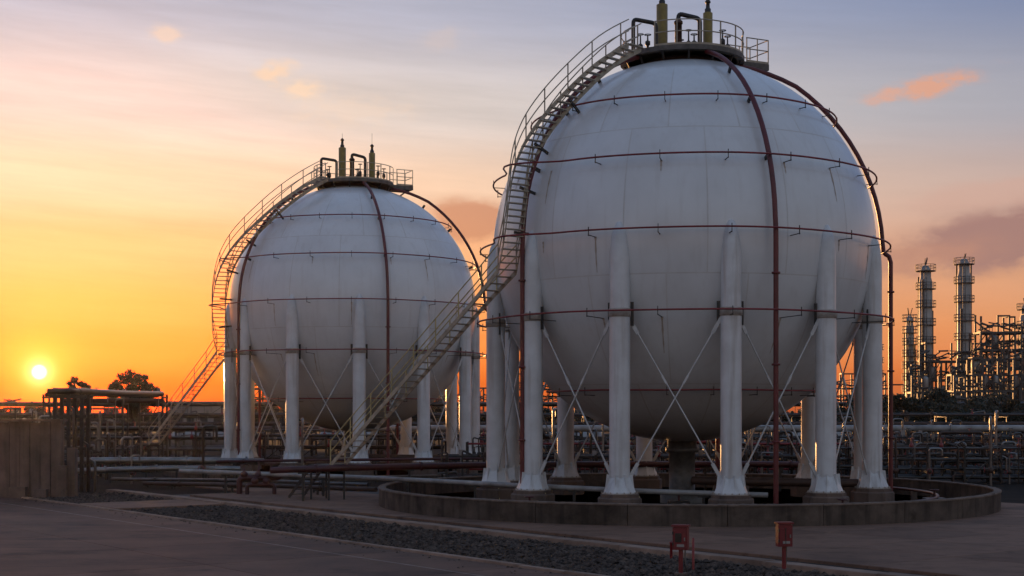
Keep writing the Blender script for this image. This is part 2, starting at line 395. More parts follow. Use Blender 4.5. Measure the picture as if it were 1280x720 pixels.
def build_tank(C, label, leg0, riser0, tab, flight, yellow_lower):
    T = empty('spherical_tank', C, label, 'gas tank', 'white spherical gas tanks')
    # shell and its plates
    sh = MB(); prof = [((R-.02)*cos(radians(a)), (R-.02)*sin(radians(a))) for a in range(-90, 91, 3)]
    prof[0] = (0, -(R-.02)); prof[-1] = (0, R-.02)
    shell = sh.lathe(prof, 96).build('shell', 'tank', T, (0,0,ZC))
    for lat0, lat1, n, off in ((-72,-45,12,.1), (-45,-11.5,16,.2), (-11.5,30,16,.0), (30,62,16,.2), (62,78,10,.05)):
        for i in range(n): link('plate', plate_mesh(lat0, lat1, n), shell, (0,0,0), 2*pi*i/n+off)
    for s in (-1, 1):
        lim = 78 if s > 0 else 72
        pr = [(R*cos(radians(a)), s*R*sin(radians(a))) for a in range(lim, 90, 3)] + [(0, s*R)]
        if s < 0: pr = pr[::-1]
        MB().lathe(pr, 48).build('plate', 'tank', shell)
    # legs
    lm = MB().lathe([(.44,1.4),(.44,8.5)], 24)
    lm.lathe([(.425,8.5),(.425,10.7),(.41,11.2),(.36,11.7),(.26,12.15),(.12,12.4),(.0,12.45)], 24); lme = lm.mesh('leg', 'leg')
    c_me = MB().lathe([(.45,8.42),(.475,8.45),(.475,8.75),(.45,8.78)], 24).mesh('collar', 'collar')
    sk = MB().lathe([(.72,1.03),(.72,1.08),(.45,1.72),(.44,1.72)], 8, smooth=False)
    for k in range(8):
        a = 2*pi*k/8; sk.bar((.58*cos(a),.58*sin(a),1.05), (.49*cos(a),.49*sin(a),1.8), .03, .16, up=(cos(a),sin(a),0))
    sk_me = sk.mesh('base_skirt', 'leg')
    pd_me = MB().lathe([(.98,-.02),(.98,.8),(.92,.86)], 8, smooth=False).lathe([(.86,.86),(.86,.995),(.8,1.0)], 8, smooth=False).mesh('pedestal', 'conc')
    bp = MB().lathe([(.80,.995),(.80,1.035)], 8, smooth=False)
    for k in range(16): bp.lathe([(.028,1.035),(.028,1.09)], 6, (.755*cos(2*pi*k/16+.2), .755*sin(2*pi*k/16+.2), 0), smooth=False)
    bp_me = bp.mesh('base_plate', 'collar')
    ec_me = MB().tube([(.47,0,1.3),(.49,.02,1.05),(.85,.05,.9),(1.0,.1,.1)], .018, 5).mesh('earth_cable', 'olive')
    pos = []
    for i in range(12):
        th = radians(leg0+30*i); p = pol(LEG_R, th); pos.append((th, p))
        L_ = link('leg', lme, T, p, th)
        for nm, me in (('collar', c_me), ('base_skirt', sk_me), ('pedestal', pd_me), ('base_plate', bp_me), ('earth_cable', ec_me)): link(nm, me, L_)
    # cross bracing between neighbouring legs
    for i in range(12):
        p, q = pos[i][1], pos[(i+1) % 12][1]; d = (q-p).normalized(); out = ((p+q)/2).normalized()
        for k, (a, b, za, zb) in enumerate(((p, q, 8.25, 1.75), (p, q, 1.75, 8.25))):
            o = out*(.06 if k else -.06)
            A_, B_ = a+d*.46+o+Vector((0,0,za)), b-d*.46+o+Vector((0,0,zb)); u = (B_-A_).normalized()
            m = MB().tube([A_+u*.5, B_-u*.5], .036, 6)
            for e, s in ((A_, 1), (B_, -1)):
                m.bar(e-u*s*.12, e+u*s*.62, .15, .05, up=out)
            mid = (A_+B_)/2 + u*(.9 if k else -.9)
            m.bar(mid-u*.2, mid+u*.2, .09, .07, up=out)
            m.build('brace_rod', 'rod', T)
        for s, pp in ((1, p), (-1, q)):
            g_ = pp+d*s*.52
            MB().bar(g_+Vector((0,0,8.05)), g_+Vector((0,0,9.05)), .14, .03, up=out).build('gusset_plate', 'dark', T)
    # water spray rings, bulging round the stair
    for ri, (z, rr) in enumerate(RINGS):
        pts = []; n = 120; sth = interp(tab, z)
        for i in range(n):
            a = 2*pi*i/n; da = math.degrees((a-radians(sth)+pi) % (2*pi)-pi); r_ = rr
            if ri in (1, 2): r_ = rr + (1.15 if ri == 1 else .95)*smooth_bump(da/15)
            pts.append(pol(r_, a, z+.01*sin(a*7)))
        ring = MB().tube(pts, .042, 6, closed=True).build('spray_ring', 'red', T)
        rs = sqrt(max(.1, R*R-(z-ZC)**2))
        zb = z-.22; rs2 = sqrt(max(.1, R*R-(zb-ZC)**2))
        b = MB().bar(pol(rr+.02,0,-.24), pol(rr+.02,0,.14), .03).bar(pol(rr+.05,0,-.2), pol(min(rs2, rs)-.03 if rs2-.03 < rr else rr-.3,0,-.22), .032)
        bme = b.mesh('bracket', 'dark'); nb = 20
        runs = []
        if ri in (1, 2, 3):
            for v_ in range(3):
                m = MB(); L0 = (.5,.9,1.5)[v_]; V = []
                for k in range(9):
                    zz = z-.2-L0*k/8; q = sqrt(R*R-(zz-ZC)**2)+.006; w_ = (.045-.03*k/8)/q*(1+.4*sin(k*2.1+v_))
                    V += [pol(q,-w_,zz), pol(q,w_,zz)]
                m.add(V, [(2*k,2*k+2,2*k+3,2*k+1) for k in range(8)], True); runs.append(m.mesh('rust_run', 'rustmark'))
        for i in range(nb):
            if runs and (i*7+ri*3) % 5 < 3: link('rust_run', runs[(i*5+ri) % 3], ring, (0,0,0), 2*pi*(i+.3)/nb)
            a = 2*pi*(i+.3)/nb; da = math.degrees((a-radians(sth)+pi) % (2*pi)-pi)
            if ri in (1, 2) and abs(da) < 15: continue
            link('bracket', bme, ring, (0,0,z), a)
    # riser pipes over the shell and down to the ground
    for i in range(5):
        th = radians(riser0+(75 if i == 1 else 72*i)); pts = []
        for k in range(17):
            la = radians(73-(73-3)*k/16); rr = R+.36+(.34*min(1,k/4) if i == 1 else 0)
            pts.append(pol(rr*cos(la), th, ZC+rr*sin(la)))
        if i == 1:                                   # this one steps outwards below the equator
            rz_ = 10.08; pts += [pol(9.73,th,12.1), pol(9.85,th,12.0), pol(10.0,th,11.9), pol(rz_,th,11.62), pol(rz_,th,11.0), pol(rz_,th,.1)]
        else:
            rz_ = 9.4; pts += [pol(9.39,th,12.1), pol(rz_,th,11.6), pol(rz_,th,.1)]
        rp = MB().tube(pts, .108, 10).build('riser_pipe', 'riser', T)
        for z in (10.2, 6.4, 3.2):
            MB().lathe([(.12,z-.04),(.18,z-.04),(.18,z+.04),(.12,z+.04)], 12, pol(rz_,th)).build('flange', 'riser', rp)
        MB().lathe([(.36,-.01),(.36,.12),(.3,.14)], 12, pol(rz_,th)).build('footing', 'conc', rp)
        for la in (56, 40, 20):
            a = radians(la); MB().bar(pol((R-.03)*cos(a),th,ZC+(R-.03)*sin(a)), pol((R+.34)*cos(a),th,ZC+(R+.34)*sin(a)), .08, .16).build('bracket', 'dark', rp)
    # bottom outlet
    MB().lathe([(1.05,0),(1.05,.5),(.62,.55),(.62,2.5),(.8,2.55),(.8,2.75),(.7,2.75),(.7,3.3)], 20).build('bottom_outlet', 'deck', T)
    MB().tube([(0,0,1.2),(2,-1.5,1.2),(6.5,-3,1.2),(8.6,-3.4,1.2)], .2, 10).build('outlet_pipe', 'rust', T)
    # crown platform
    zd = 21.25; deck = MB().lathe([(2.6,zd-.22),(2.95,zd-.22),(2.95,zd),(0,zd)], 28, smooth=False).lathe([(0,zd-.12),(2.62,zd-.12),(2.62,zd-.22)], 28, smooth=False)
    ex0, ex1 = Vector((1.9,.6,0)), Vector((3.95,1.6,0)); d = (ex1-ex0).normalized(); nrm = Vector((-d.y,d.x,0)); W = .75
    deck.bar(ex0+d*.6+Vector((0,0,zd-.04)), ex1+Vector((0,0,zd-.04)), 2*W, .06)
    for s in (-1,1): deck.bar(ex0+nrm*s*W+d*.5+Vector((0,0,zd-.16)), ex1+nrm*s*W+Vector((0,0,zd-.16)), .06, .3)
    deck.bar(ex1-nrm*(W+.03)+Vector((0,0,zd-.161)), ex1+nrm*(W+.03)+Vector((0,0,zd-.161)), .06, .296)
    deck.bar(ex1-d*.2+Vector((0,0,zd-.3)), pol(3.2,0,0).length*d+Vector((0,0,zd-1.0)), .1, .1)
    plat = deck.build('platform', 'deck', T)
    for i in range(14):
        a = 2*pi*i/14; q = pol(2.75, a, zd-.2); q2 = pol(2.55, a, ZC+sqrt(R*R-2.55**2)-.02)
        MB().bar(q, q2, .09, .09).build('support', 'dark', plat)
    MB().lathe([(1.6,zd-.9),(1.75,zd-.5),(1.75,zd-.16),(1.2,zd-.13)], 20).build('crown_ring', 'rust', plat)
    def rail(path, name='guard_rail', closed=False):
        rm = MB()
        for h in (1.15, .62): rm.tube([p+Vector((0,0,zd+h)) for p in path], .028, 6)
        rm.sweep([p+Vector((0,0,zd+.1)) for p in path], [Vector((p.x,p.y,0)).normalized() for p in path], .012, .1)
        return rm.build(name, 'stair', plat)
    ang_e = atan2(ex0.x+d.x*1.2, -(ex0.y+d.y*1.2)); tst = radians(tab[-1][1])
    a0, a1 = tst+.17, ang_e-.30; a2, a3 = ang_e+.30, tst+2*pi-.17
    post = MB().bar((0,0,0), (0,0,1.15), .05).mesh('post', 'stair')
    for b0, b1 in ((a0, a1), (a2, a3)):
        n = 16; path = [pol(2.9, b0+(b1-b0)*i/n) for i in range(n+1)]; rail(path)
        k = max(3, int((b1-b0)*2.9/1.0))
        for i in range(k+1):
            link('post', post, plat, pol(2.9, b0+(b1-b0)*i/k, zd), b0+(b1-b0)*i/k)
    path = [ex0+d*1.0-nrm*W, ex1-nrm*W, ex1+nrm*W, ex0+d*1.0+nrm*W]; rail(path)
    for t in (.45, .72, 1):
        for s in (-1, 1): link('post', post, plat, ex0+(ex1-ex0)*t+nrm*s*W+Vector((0,0,zd)), 0)
    # relief valve stacks and vent pipes on the crown
    for x, y, h, r_, tip in ((-.9,.5,2.75,.27,.62), (1.3,.5,2.35,.23,.58)):
        st = MB().lathe([(.32,zd-.1),(.32,zd+.08),(r_,zd+.1),(r_,zd+h),(r_*.75,zd+h+.03)], 16, (x,y,0)).build('relief_stack', 'yellow', T)
        MB().lathe([(.15,zd+h),(.15,zd+h+.2),(.10,zd+h+.24),(.09,zd+h+tip-.1),(.14,zd+h+tip-.08),(.13,zd+h+tip),(.04,zd+h+tip+.1)], 12, (x,y,0)).build('stack_tip', 'dark', st)
        MB().tube([(x,y,zd+h+tip), (x,y,zd+h+tip+(.45 if x < 0 else .9))], .012, 5).build('lightning_rod', 'dark', st)
    def goose(pts, r_, m_):
        P = []
        for i, p in enumerate(pts):
            if 0 < i < len(pts)-1:
                p, a, b = Vector(p), Vector(pts[i-1]), Vector(pts[i+1])
                for k in range(5):
                    t = k/4; qa = p+(a-p).normalized()*.2; qb = p+(b-p).normalized()*.2
                    P.append((1-t)**2*qa+2*t*(1-t)*p+t*t*qb)
            else: P.append(Vector(p))
        return MB().tube(P, r_, 10).build('vent_pipe', m_, T)
    goose([(-2.35,-.3,zd-.1), (-2.35,-.3,zd+1.85), (-1.25,-.1,zd+1.7), (-1.25,-.1,zd-.1)], .10, 'dark')
    vp = goose([(-.15,.2,zd-.1), (-.15,.2,zd+2.25), (.85,.0,zd+1.95), (.85,.0,zd-.1)], .11, 'dark')
    MB().lathe([(.17,zd),(.17,zd+1.75),(.21,zd+1.75),(.21,zd+1.87),(.12,zd+1.95)], 12, (-.15,.2,0)).build('sleeve', 'rust', vp)
    for x, y, s in ((-1.75,-1.2,1.2), (.45,-1.0,1.3), (1.85,-.6,1.7), (.1,1.4,1.8), (2.2,.2,1.6), (-1.9,.9,2), (.4,.7,2.2)):
        v = MB().lathe([(.06,zd-.02),(.06,zd+.3*s),(.12,zd+.32*s),(.12,zd+.46*s),(.04,zd+.5*s),(.03,zd+.72*s)], 10, (x,y,0))
        v.tube([(x+.16*cos(a*pi/4),y+.16*sin(a*pi/4),zd+.72*s) for a in range(8)], .018, 5, closed=True).bar((x-.15,y,zd+.72*s),(x+.15,y,zd+.72*s),.02)
        v.build('valve', 'dark', T)
    # staircase wound round the shell, straight flight below
    RS = 9.9; HALF = .47
    def helix(h): 
        th = radians(interp(tab, h)); r_ = sqrt(RS*RS-(h-ZC)**2); return pol(r_, th, h), pol(1, th)
    h0 = tab[0][0]; nst = int((21.2-h0)/.28); up = [helix(h0+(21.2-h0)*i/nst) for i in range(nst+1)]
    # even the path out
    for _ in range(6):
        q = [up[0]]
        for i in range(1, len(up)-1): q.append(((up[i-1][0]+up[i][0]*2+up[i+1][0])/4, ((up[i-1][1]+up[i][1]*2+up[i+1][1])/4).normalized()))
        q.append(up[-1]); up = q
    P0 = up[0][0]; fd, fend = flight; fd = Vector(fd).normalized(); fn = Vector((fd.y, -fd.x, 0))
    if fn.dot(up[0][1]) < 0: fn = -fn
    run = (fend-P0.z)/-math.tan(radians(38.3)); run = abs(run); ns = int((P0.z-fend)/.28)
    low = [(P0+fd*run*(1-i/ns)+Vector((0,0,(fend-P0.z)*(1-i/ns))), fn) for i in range(ns)]
    for k in range(3): i = ns-1-k; low[i] = (low[i][0], (fn*(k+1)+up[0][1]*(3-k)).normalized())
    full = low+up
    both = MB()
    for s in (-1, 1): both.sweep([p+n*s*HALF+Vector((0,0,.05)) for p, n in full], [n for p, n in full], .03, .24)
    stair = both.build('staircase', 'stair', T)
    tm = MB().box((0,0,0), (2*HALF-.03,.25,.045)).mesh('tread', 'stair')
    for i, (p, n) in enumerate(full):
        link('tread', tm, stair, p, atan2(n.y, n.x))
    for part, m_ in ((full[:ns+1], 'olive' if yellow_lower else 'stair'), (full[ns:], 'stair')):
        for s in (-1, 1):
            hr = MB()
            for h in (1.12, .6): hr.tube([p+n*s*HALF+Vector((0,0,h)) for p, n in part], .027, 6)
            hr.build('handrail', m_, stair)
            pm = MB().bar((0,0,-.1),(0,0,1.12),.042).mesh('post', m_)
            for p, n in part[::4]: link('post', pm, stair, p+n*s*HALF, atan2(n.y,n.x))
    # brackets from shell to stair
    for i in range(6, len(up)-6, 7):
        p, n = up[i]; c = Vector((0,0,ZC)); q = c+(p-c).normalized()*(R-.03)
        MB().bar(p-Vector((0,0,.12)), q-Vector((0,0,.12)), .07, .12).build('bracket', 'dark', stair)
    # landing at the foot of the flight
    e = full[0][0]; ld = MB(); fc = e+fd*.75+Vector((0,0,-.08)); arz = atan2(fd.y, fd.x)
    ld.box(fc, (1.5,1.2,.07), arz).box(fc-Vector((0,0,.12)), (1.46,1.16,.1), arz)
    land = ld.build('landing', 'dark', stair)
    for a in (-.66,.66):
        for b in (-.5,.5):
            q = fc+fd*a+fn*b; MB().bar((q.x,q.y,-.01), (q.x,q.y,q.z-.1), .09).build('post', 'dark', land)
    sm_ = MB()
    for s in (-1,1):
        a = fc+fd*.75+fn*s*.45; b = a+fd*1.7; sm_.sweep([a+Vector((0,0,.04)), Vector((b.x,b.y,.22))], [fn,fn], .03, .22)
    for k in range(1, 7):
        q = fc+fd*(.75+1.7*k/7.2); sm_.box((q.x,q.y,fc.z*(1-k/7.2)), (.25,.88,.04), arz)
    sm_.build('ground_steps', 'dark', land)
    return T
TAB_A = [(10.7,-58),(11.5,-55.5),(12.3,-54),(13.7,-53.5),(15,-54.5),(16.3,-54),(17.6,-50),(19,-45),(20.3,-43),(21.25,-42)]
TAB_B = [(8.9,-80),(10,-75),(11,-70.5),(12.5,-67),(14.4,-64.5),(16,-57),(17.5,-46),(19.2,-37),(20.3,-31),(21.25,-28)]
tankA = build_tank(CA, 'larger nearer white spherical gas tank on twelve legs inside the tall ring wall', -23.7, 17.5, TAB_A, ((-.75,.66,0), 1.9), True)
tankB = build_tank(CB, 'smaller looking farther white spherical gas tank in front of the sunset', -21.3, 20.5, TAB_B, ((-.75,.66,0), 2.1), False)

# ------------------------------------------------------------------ ring walls
def bund(C, r_, h, label):
    B = empty('bund_wall', C, label, 'wall')
    seg = 24
    def arc(a0, a1, n, r0, r1, z0, z1, bev, jit=0):
        m = MB(); V = []
        for i in range(n+1):
            a = a0+(a1-a0)*i/n
            j1, j2, j3 = (random.uniform(-jit,jit)*(3 if random.random() < .08 else 1) for _ in range(3))
            V += [pol(r0,a,z0), pol(r1,a,z0), pol(r1+j1,a,z1-bev+j2*.5), pol(r1-bev+j1,a,z1+j2), pol(r0+bev,a,z1+j3), pol(r0+j3,a,z1-bev)]
        m.add(V, [(i*6+j, i*6+(j+1) % 6, i*6+6+(j+1) % 6, i*6+6+j) for i in range(n) for j in range(6)])
        m.add(V[:6], [(5,4,3,2,1,0)]); m.add(V[-6:], [(0,1,2,3,4,5)]); return m
    w = 2*pi/seg; gp = .012/r_
    wms = [arc(gp, w-gp, 14, r_-.28, r_, -.02, h-.07, .002).mesh('wall_panel', 'bund') for _ in range(4)]
    cms = [arc(gp, w-gp, 30, r_-.31, r_+.025, h-.07, h, .02, .009).mesh('coping', 'coping') for _ in range(6)]
    for i in range(seg):
        link('wall_panel', wms[i % 4], B, (0,0,0), w*i); link('coping', cms[i*5 % 6], B, (0,0,random.uniform(-.008,.004)), w*i)
    MB().lathe([(r_-.27,-.01),(r_-.27,h*.8)], 96, caps=False).build('backing', 'bund', B)
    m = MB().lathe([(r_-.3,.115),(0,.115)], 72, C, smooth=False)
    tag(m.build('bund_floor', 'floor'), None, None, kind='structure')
    return B
bund(CA, BUND_R, .95, 'waist high stained concrete ring wall round the near tank')
bund(CB, 13.6, .36, 'low concrete ring kerb wall round the far tank')

def smooth_path(pts, rad=.4, k=5):
    P = []
    for i, p in enumerate(pts):
        p = Vector(p)
        if 0 < i < len(pts)-1:
            a, b = Vector(pts[i-1]), Vector(pts[i+1])
            qa = p+(a-p).normalized()*min(rad, (a-p).length*.45); qb = p+(b-p).normalized()*min(rad, (b-p).length*.45)
            P += [(1-t/k)**2*qa+2*(t/k)*(1-t/k)*p+(t/k)**2*qb for t in range(k+1)]
        else: P.append(p)
    return P
def curb_pipe(label, r_, z, a0, a1, rad, m_):
    o = empty('drain_pipe', (CA.x, CA.y, 0), label, 'pipe'); n = 24
    MB().tube([pol(r_, radians(a0+(a1-a0)*i/n), z) for i in range(n+1)], rad, 8).build('pipe', m_, o)
    for i in range(1, n, 4):
        p = pol(r_, radians(a0+(a1-a0)*i/n)); MB().box((p.x,p.y,(z-rad)/2+.05), (.25,.25,z-rad-.09)).build('support', 'conc', o)
curb_pipe('dark curved pipe lying just inside the front of the ring wall', 12.6, .55, -60, 40, .1, 'rust')
curb_pipe('thin red curved pipe inside the right side of the ring wall', 11.7, .62, 20, 110, .07, 'main_red')
rn_ = random.Random(3)
for k, (a, r_, lab) in enumerate(((-38,12.0,'left of the near tank front legs'), (24,12.4,'beside the front riser of the near tank'), (68,11.6,'at the right legs of the near tank'), (-8,6.5,'under the middle of the near tank'), (120,11.0,'behind the right legs of the near tank'))):
    p = CA+pol(r_, radians(a)); o = empty('valve_box', p, 'dark valve box with a handwheel '+lab, 'valve box')
    MB().box((0,0,.3), (.9,.7,.6)).build('cabinet', 'dark', o)
    MB().lathe([(.05,.6),(.05,.95)], 8).tube([(.2*cos(q*pi/5),.2*sin(q*pi/5),.95) for q in range(10)], .025, 5, closed=True).bar((-.2,0,.95),(.2,0,.95),.025).build('handwheel', 'main_red', o)
# ------------------------------------------------------------------ red call boxes
def call_box(p, label, rz, window):
    o = empty('alarm_call_box', p, label, 'call box', 'red call boxes beside the apron', rz)
    MB().lathe([(.06,0),(.06,.75)], 10).build('post', 'redbox', o)
    MB().box((0,0,.05), (.3,.3,.12)).build('base', 'conc', o)
    b = MB().box((0,0,1.03), (.40,.26,.6)).box((0,-.14,1.0), (.33,.02,.48)).build('cabinet', 'redbox', o)
    MB().box((0,0,1.375), (.46,.34,.05)).box((0,0,1.34), (.34,.22,.03)).build('roof', 'redbox', b)
    if window: MB().box((-.04,-.156,1.06), (.17,.012,.24)).build('window', 'pipe', b)
    else: MB().bar((0,-.156,.8),(0,-.156,1.24),.02).build('door_seam', 'dark', b)
    MB().bar((-.19,-.145,.85),(-.19,-.145,.93),.03).bar((-.19,-.145,1.14),(-.19,-.145,1.22),.03).build('hinge', 'dark', b)
    MB().box((.13,-.165,1.02),(.03,.03,.09)).build('handle', 'steel', b)
    MB().box((.02,-.1605,.85),(.2,.006,.07)).build('label_plate', 'wall', b)
    MB().tube(smooth_path([(.1,.1,.75),(.1,.12,.3),(.12,.35,.03),(.3,.9,.02)],.1,3), .022, 6).build('conduit', 'steel', o)
    return o
pb = g(980, 716); call_box(pb, 'red call box on a post with a plain door, right of the two', .12, False)
pb2 = g(851, 721)
o = call_box(pb2, 'red call box on a post with a grey window, left of the two', -.3, True)
MB().lathe([(.035,0),(.035,.95),(.02,.97)], 8, (.16,1.0,0)).build('rear_post', 'red', o)
p = g(839, 703); tag(MB().lathe([(.04,0),(.04,.55),(.055,.56),(.055,.6),(.02,.62)], 8).build('marker_post', 'red', None, p), 'short thin red marker post just left of the windowed call box', 'post')

# ------------------------------------------------------------------ pipes near the tanks
def pipeline(name, label, pts, r_, m_, cat='pipe', sup=4.0, flanges=True, group=None):
    pts = [Vector(p) for p in pts]; o = empty(name, (pts[0].x, pts[0].y, 0), label, cat, group); O = o.location
    path = smooth_path([p-O for p in pts]); pipe = MB().tube(path, r_, 12).build('pipe', m_, o)
    fl = MB().tube([(-.05,0,0),(.05,0,0)], r_*1.45, 12).mesh('flange', m_)
    sp = MB().box((0,0,0), (.16,.16,.02)).mesh('base_plate', 'dark')
    for a, b in zip(pts, pts[1:]):
        L_ = (b-a).length; d = (b-a).normalized()
        if abs(d.z) > .5: continue
        n = max(1, int(L_/sup))
        for i in range(n):
            q = a+d*L_*(i+.5)/n - O
            if q.z > r_+.15:
                s = MB().bar((q.x,q.y,-.01),(q.x,q.y,q.z-r_+.01),.12).bar((q.x-.25,q.y,q.z-r_-.03),(q.x+.25,q.y,q.z-r_-.03),.1,.08)
                s.build('support', 'dark', o)
            if flanges and i % 2 == 0:
                f = link('flange', fl, pipe, q+d*.6, atan2(d.y,d.x))
    return o
pipeline('grey_pipe', 'slim pale grey pipe running slantwise past the near tank legs', [at(225,588.5,79), at(470,597.5,72), at(640,606.5,64.5), at(800,614,60.8), at(960,619,59.8)], .115, 'pale', flanges=False, sup=5)
pipeline('fire_main', 'thick dark red fire water main running behind the near tank', [at(338,588,69.5), at(420,585,69.5), at(600,581.5,72.5), at(700,580.5,75.5), at(940,580,78), at(1010,581,78)], .16, 'main_red')
pipeline('fire_main', 'thin dark red fire water pipe above the thick red main', [at(250,577,90), at(420,575,90), at(620,573,90), at(700,572,90)], .09, 'main_red')
pipeline('clad_pipe', 'thick silver pipe at left, upper of the two', [at(96,576,90), at(180,575.5,90), at(262,576,90), at(330,577,91)], .21, 'silver')
pipeline('clad_pipe', 'thick silver pipe at left, lower of the two', [at(88,589,86), at(150,587,86), at(215,585.5,87), at(300,586,88)], .17, 'silver')
pipeline('low_pipe', 'dark pipe lying low under the slanting grey pipe', [at(180,604,84), at(330,607,78), at(470,612,72)], .12, 'rust', sup=5)
pipeline('low_pipe', 'grey pipe lying low in front of the red valve manifold', [at(140,599,86), at(330,601,80), at(460,606,74)], .1, 'pipe', sup=5)
# the red manifold with handwheels
mp = g(322, 620); mo = empty('valve_manifold', mp, 'red fire water valve manifold left of the red main', 'valves')
MB().tube(smooth_path([(-1.0,.2,.05),(-1.0,.2,.95),(1.1,.5,.95),(1.1,.5,1.32),(1.6,1.2,1.32)],.25), .16, 12).build('header', 'main_red', mo)
MB().tube(smooth_path([(-.5,-.3,.05),(-.5,-.3,.62),(.9,-.1,.62),(.9,-.1,.05)],.2), .11, 12).build('loop_pipe', 'main_red', mo)
for x, y, h in ((-.75,.2,1.65), (.0,.35,1.85), (.65,.42,1.7), (-.1,-.25,1.1), (.5,-.15,1.05)):
    zb = .95 if h > 1.3 else .62
    v = MB().lathe([(.16,zb+.05),(.2,zb+.12),(.2,zb+.26),(.1,zb+.34),(.05,zb+.36),(.035,h)], 12, (x,y,0)).build('valve', 'main_red', mo)
    w = MB().tube([(x+.2*cos(a*pi/6),y+.2*sin(a*pi/6),h) for a in range(12)], .022, 6, closed=True)
    for a in range(3): w.bar((x-.2*cos(a*pi/3),y-.2*sin(a*pi/3),h),(x+.2*cos(a*pi/3),y+.2*sin(a*pi/3),h),.02)
    w.build('handwheel', 'main_red', v)
for x in (-1,.9): MB().box((x,.1,.04), (.6,.8,.1)).build('footing', 'conc', mo)
hp = g(404, 621); ho = empty('hydrant', hp, 'small dark hydrant with a round wheel in front of the stair foot', 'hydrant')
MB().lathe([(.2,0),(.2,.06),(.09,.08),(.09,.6),(.14,.62),(.14,.8),(.05,.85)], 12).build('body', 'dark', ho)
MB().tube([(.2*cos(a*pi/6),-.2,.55+.2*sin(a*pi/6)) for a in range(12)], .025, 6, closed=True).bar((-.2,-.2,.55),(.2,-.2,.55),.025).bar((0,-.2,.35),(0,-.2,.75),.025).bar((0,-.2,.55),(0,0,.55),.05).build('wheel', 'dark', ho)

# ------------------------------------------------------------------ concrete block at the left edge
bp = g(36, 623); bo = empty('concrete_enclosure', bp, 'tall weathered concrete panel enclosure at the left edge of the road', 'wall', rz=.0)
for i in range(7):
    w = random.uniform(.42,.52); h = 3.95+random.uniform(-.06,.05)
    MB().box((-1.75+.53*i, random.uniform(-.03,.03), h/2-.02), (.5,.34,h)).build('panel', 'conc', bo)
MB().box((-.2,.55,1.9), (3.5,.7,3.8)).build('core', 'conc', bo)
MB().box((-.2,.2,4.02), (3.9,1.3,.12)).build('cap', 'conc', bo)
for x, y, w, h in ((-.35,-.55,.8,.62), (.75,-.5,.7,.5), (1.75,-.1,.5,1.7), (2.15,.3,.4,2.6)): MB().box((x,y,h/2-.01), (w,.5,h), random.uniform(-.05,.05)).build('block', 'conc', bo)
for i in range(4): MB().tube([(-1.7+i*.9,.3,4.05),(-1.7+i*.9,.3,4.5+.15*(i % 2)),(-1.4+i*.9,.3,4.6)], .04, 6).build('stub_pipe', 'dark', bo)

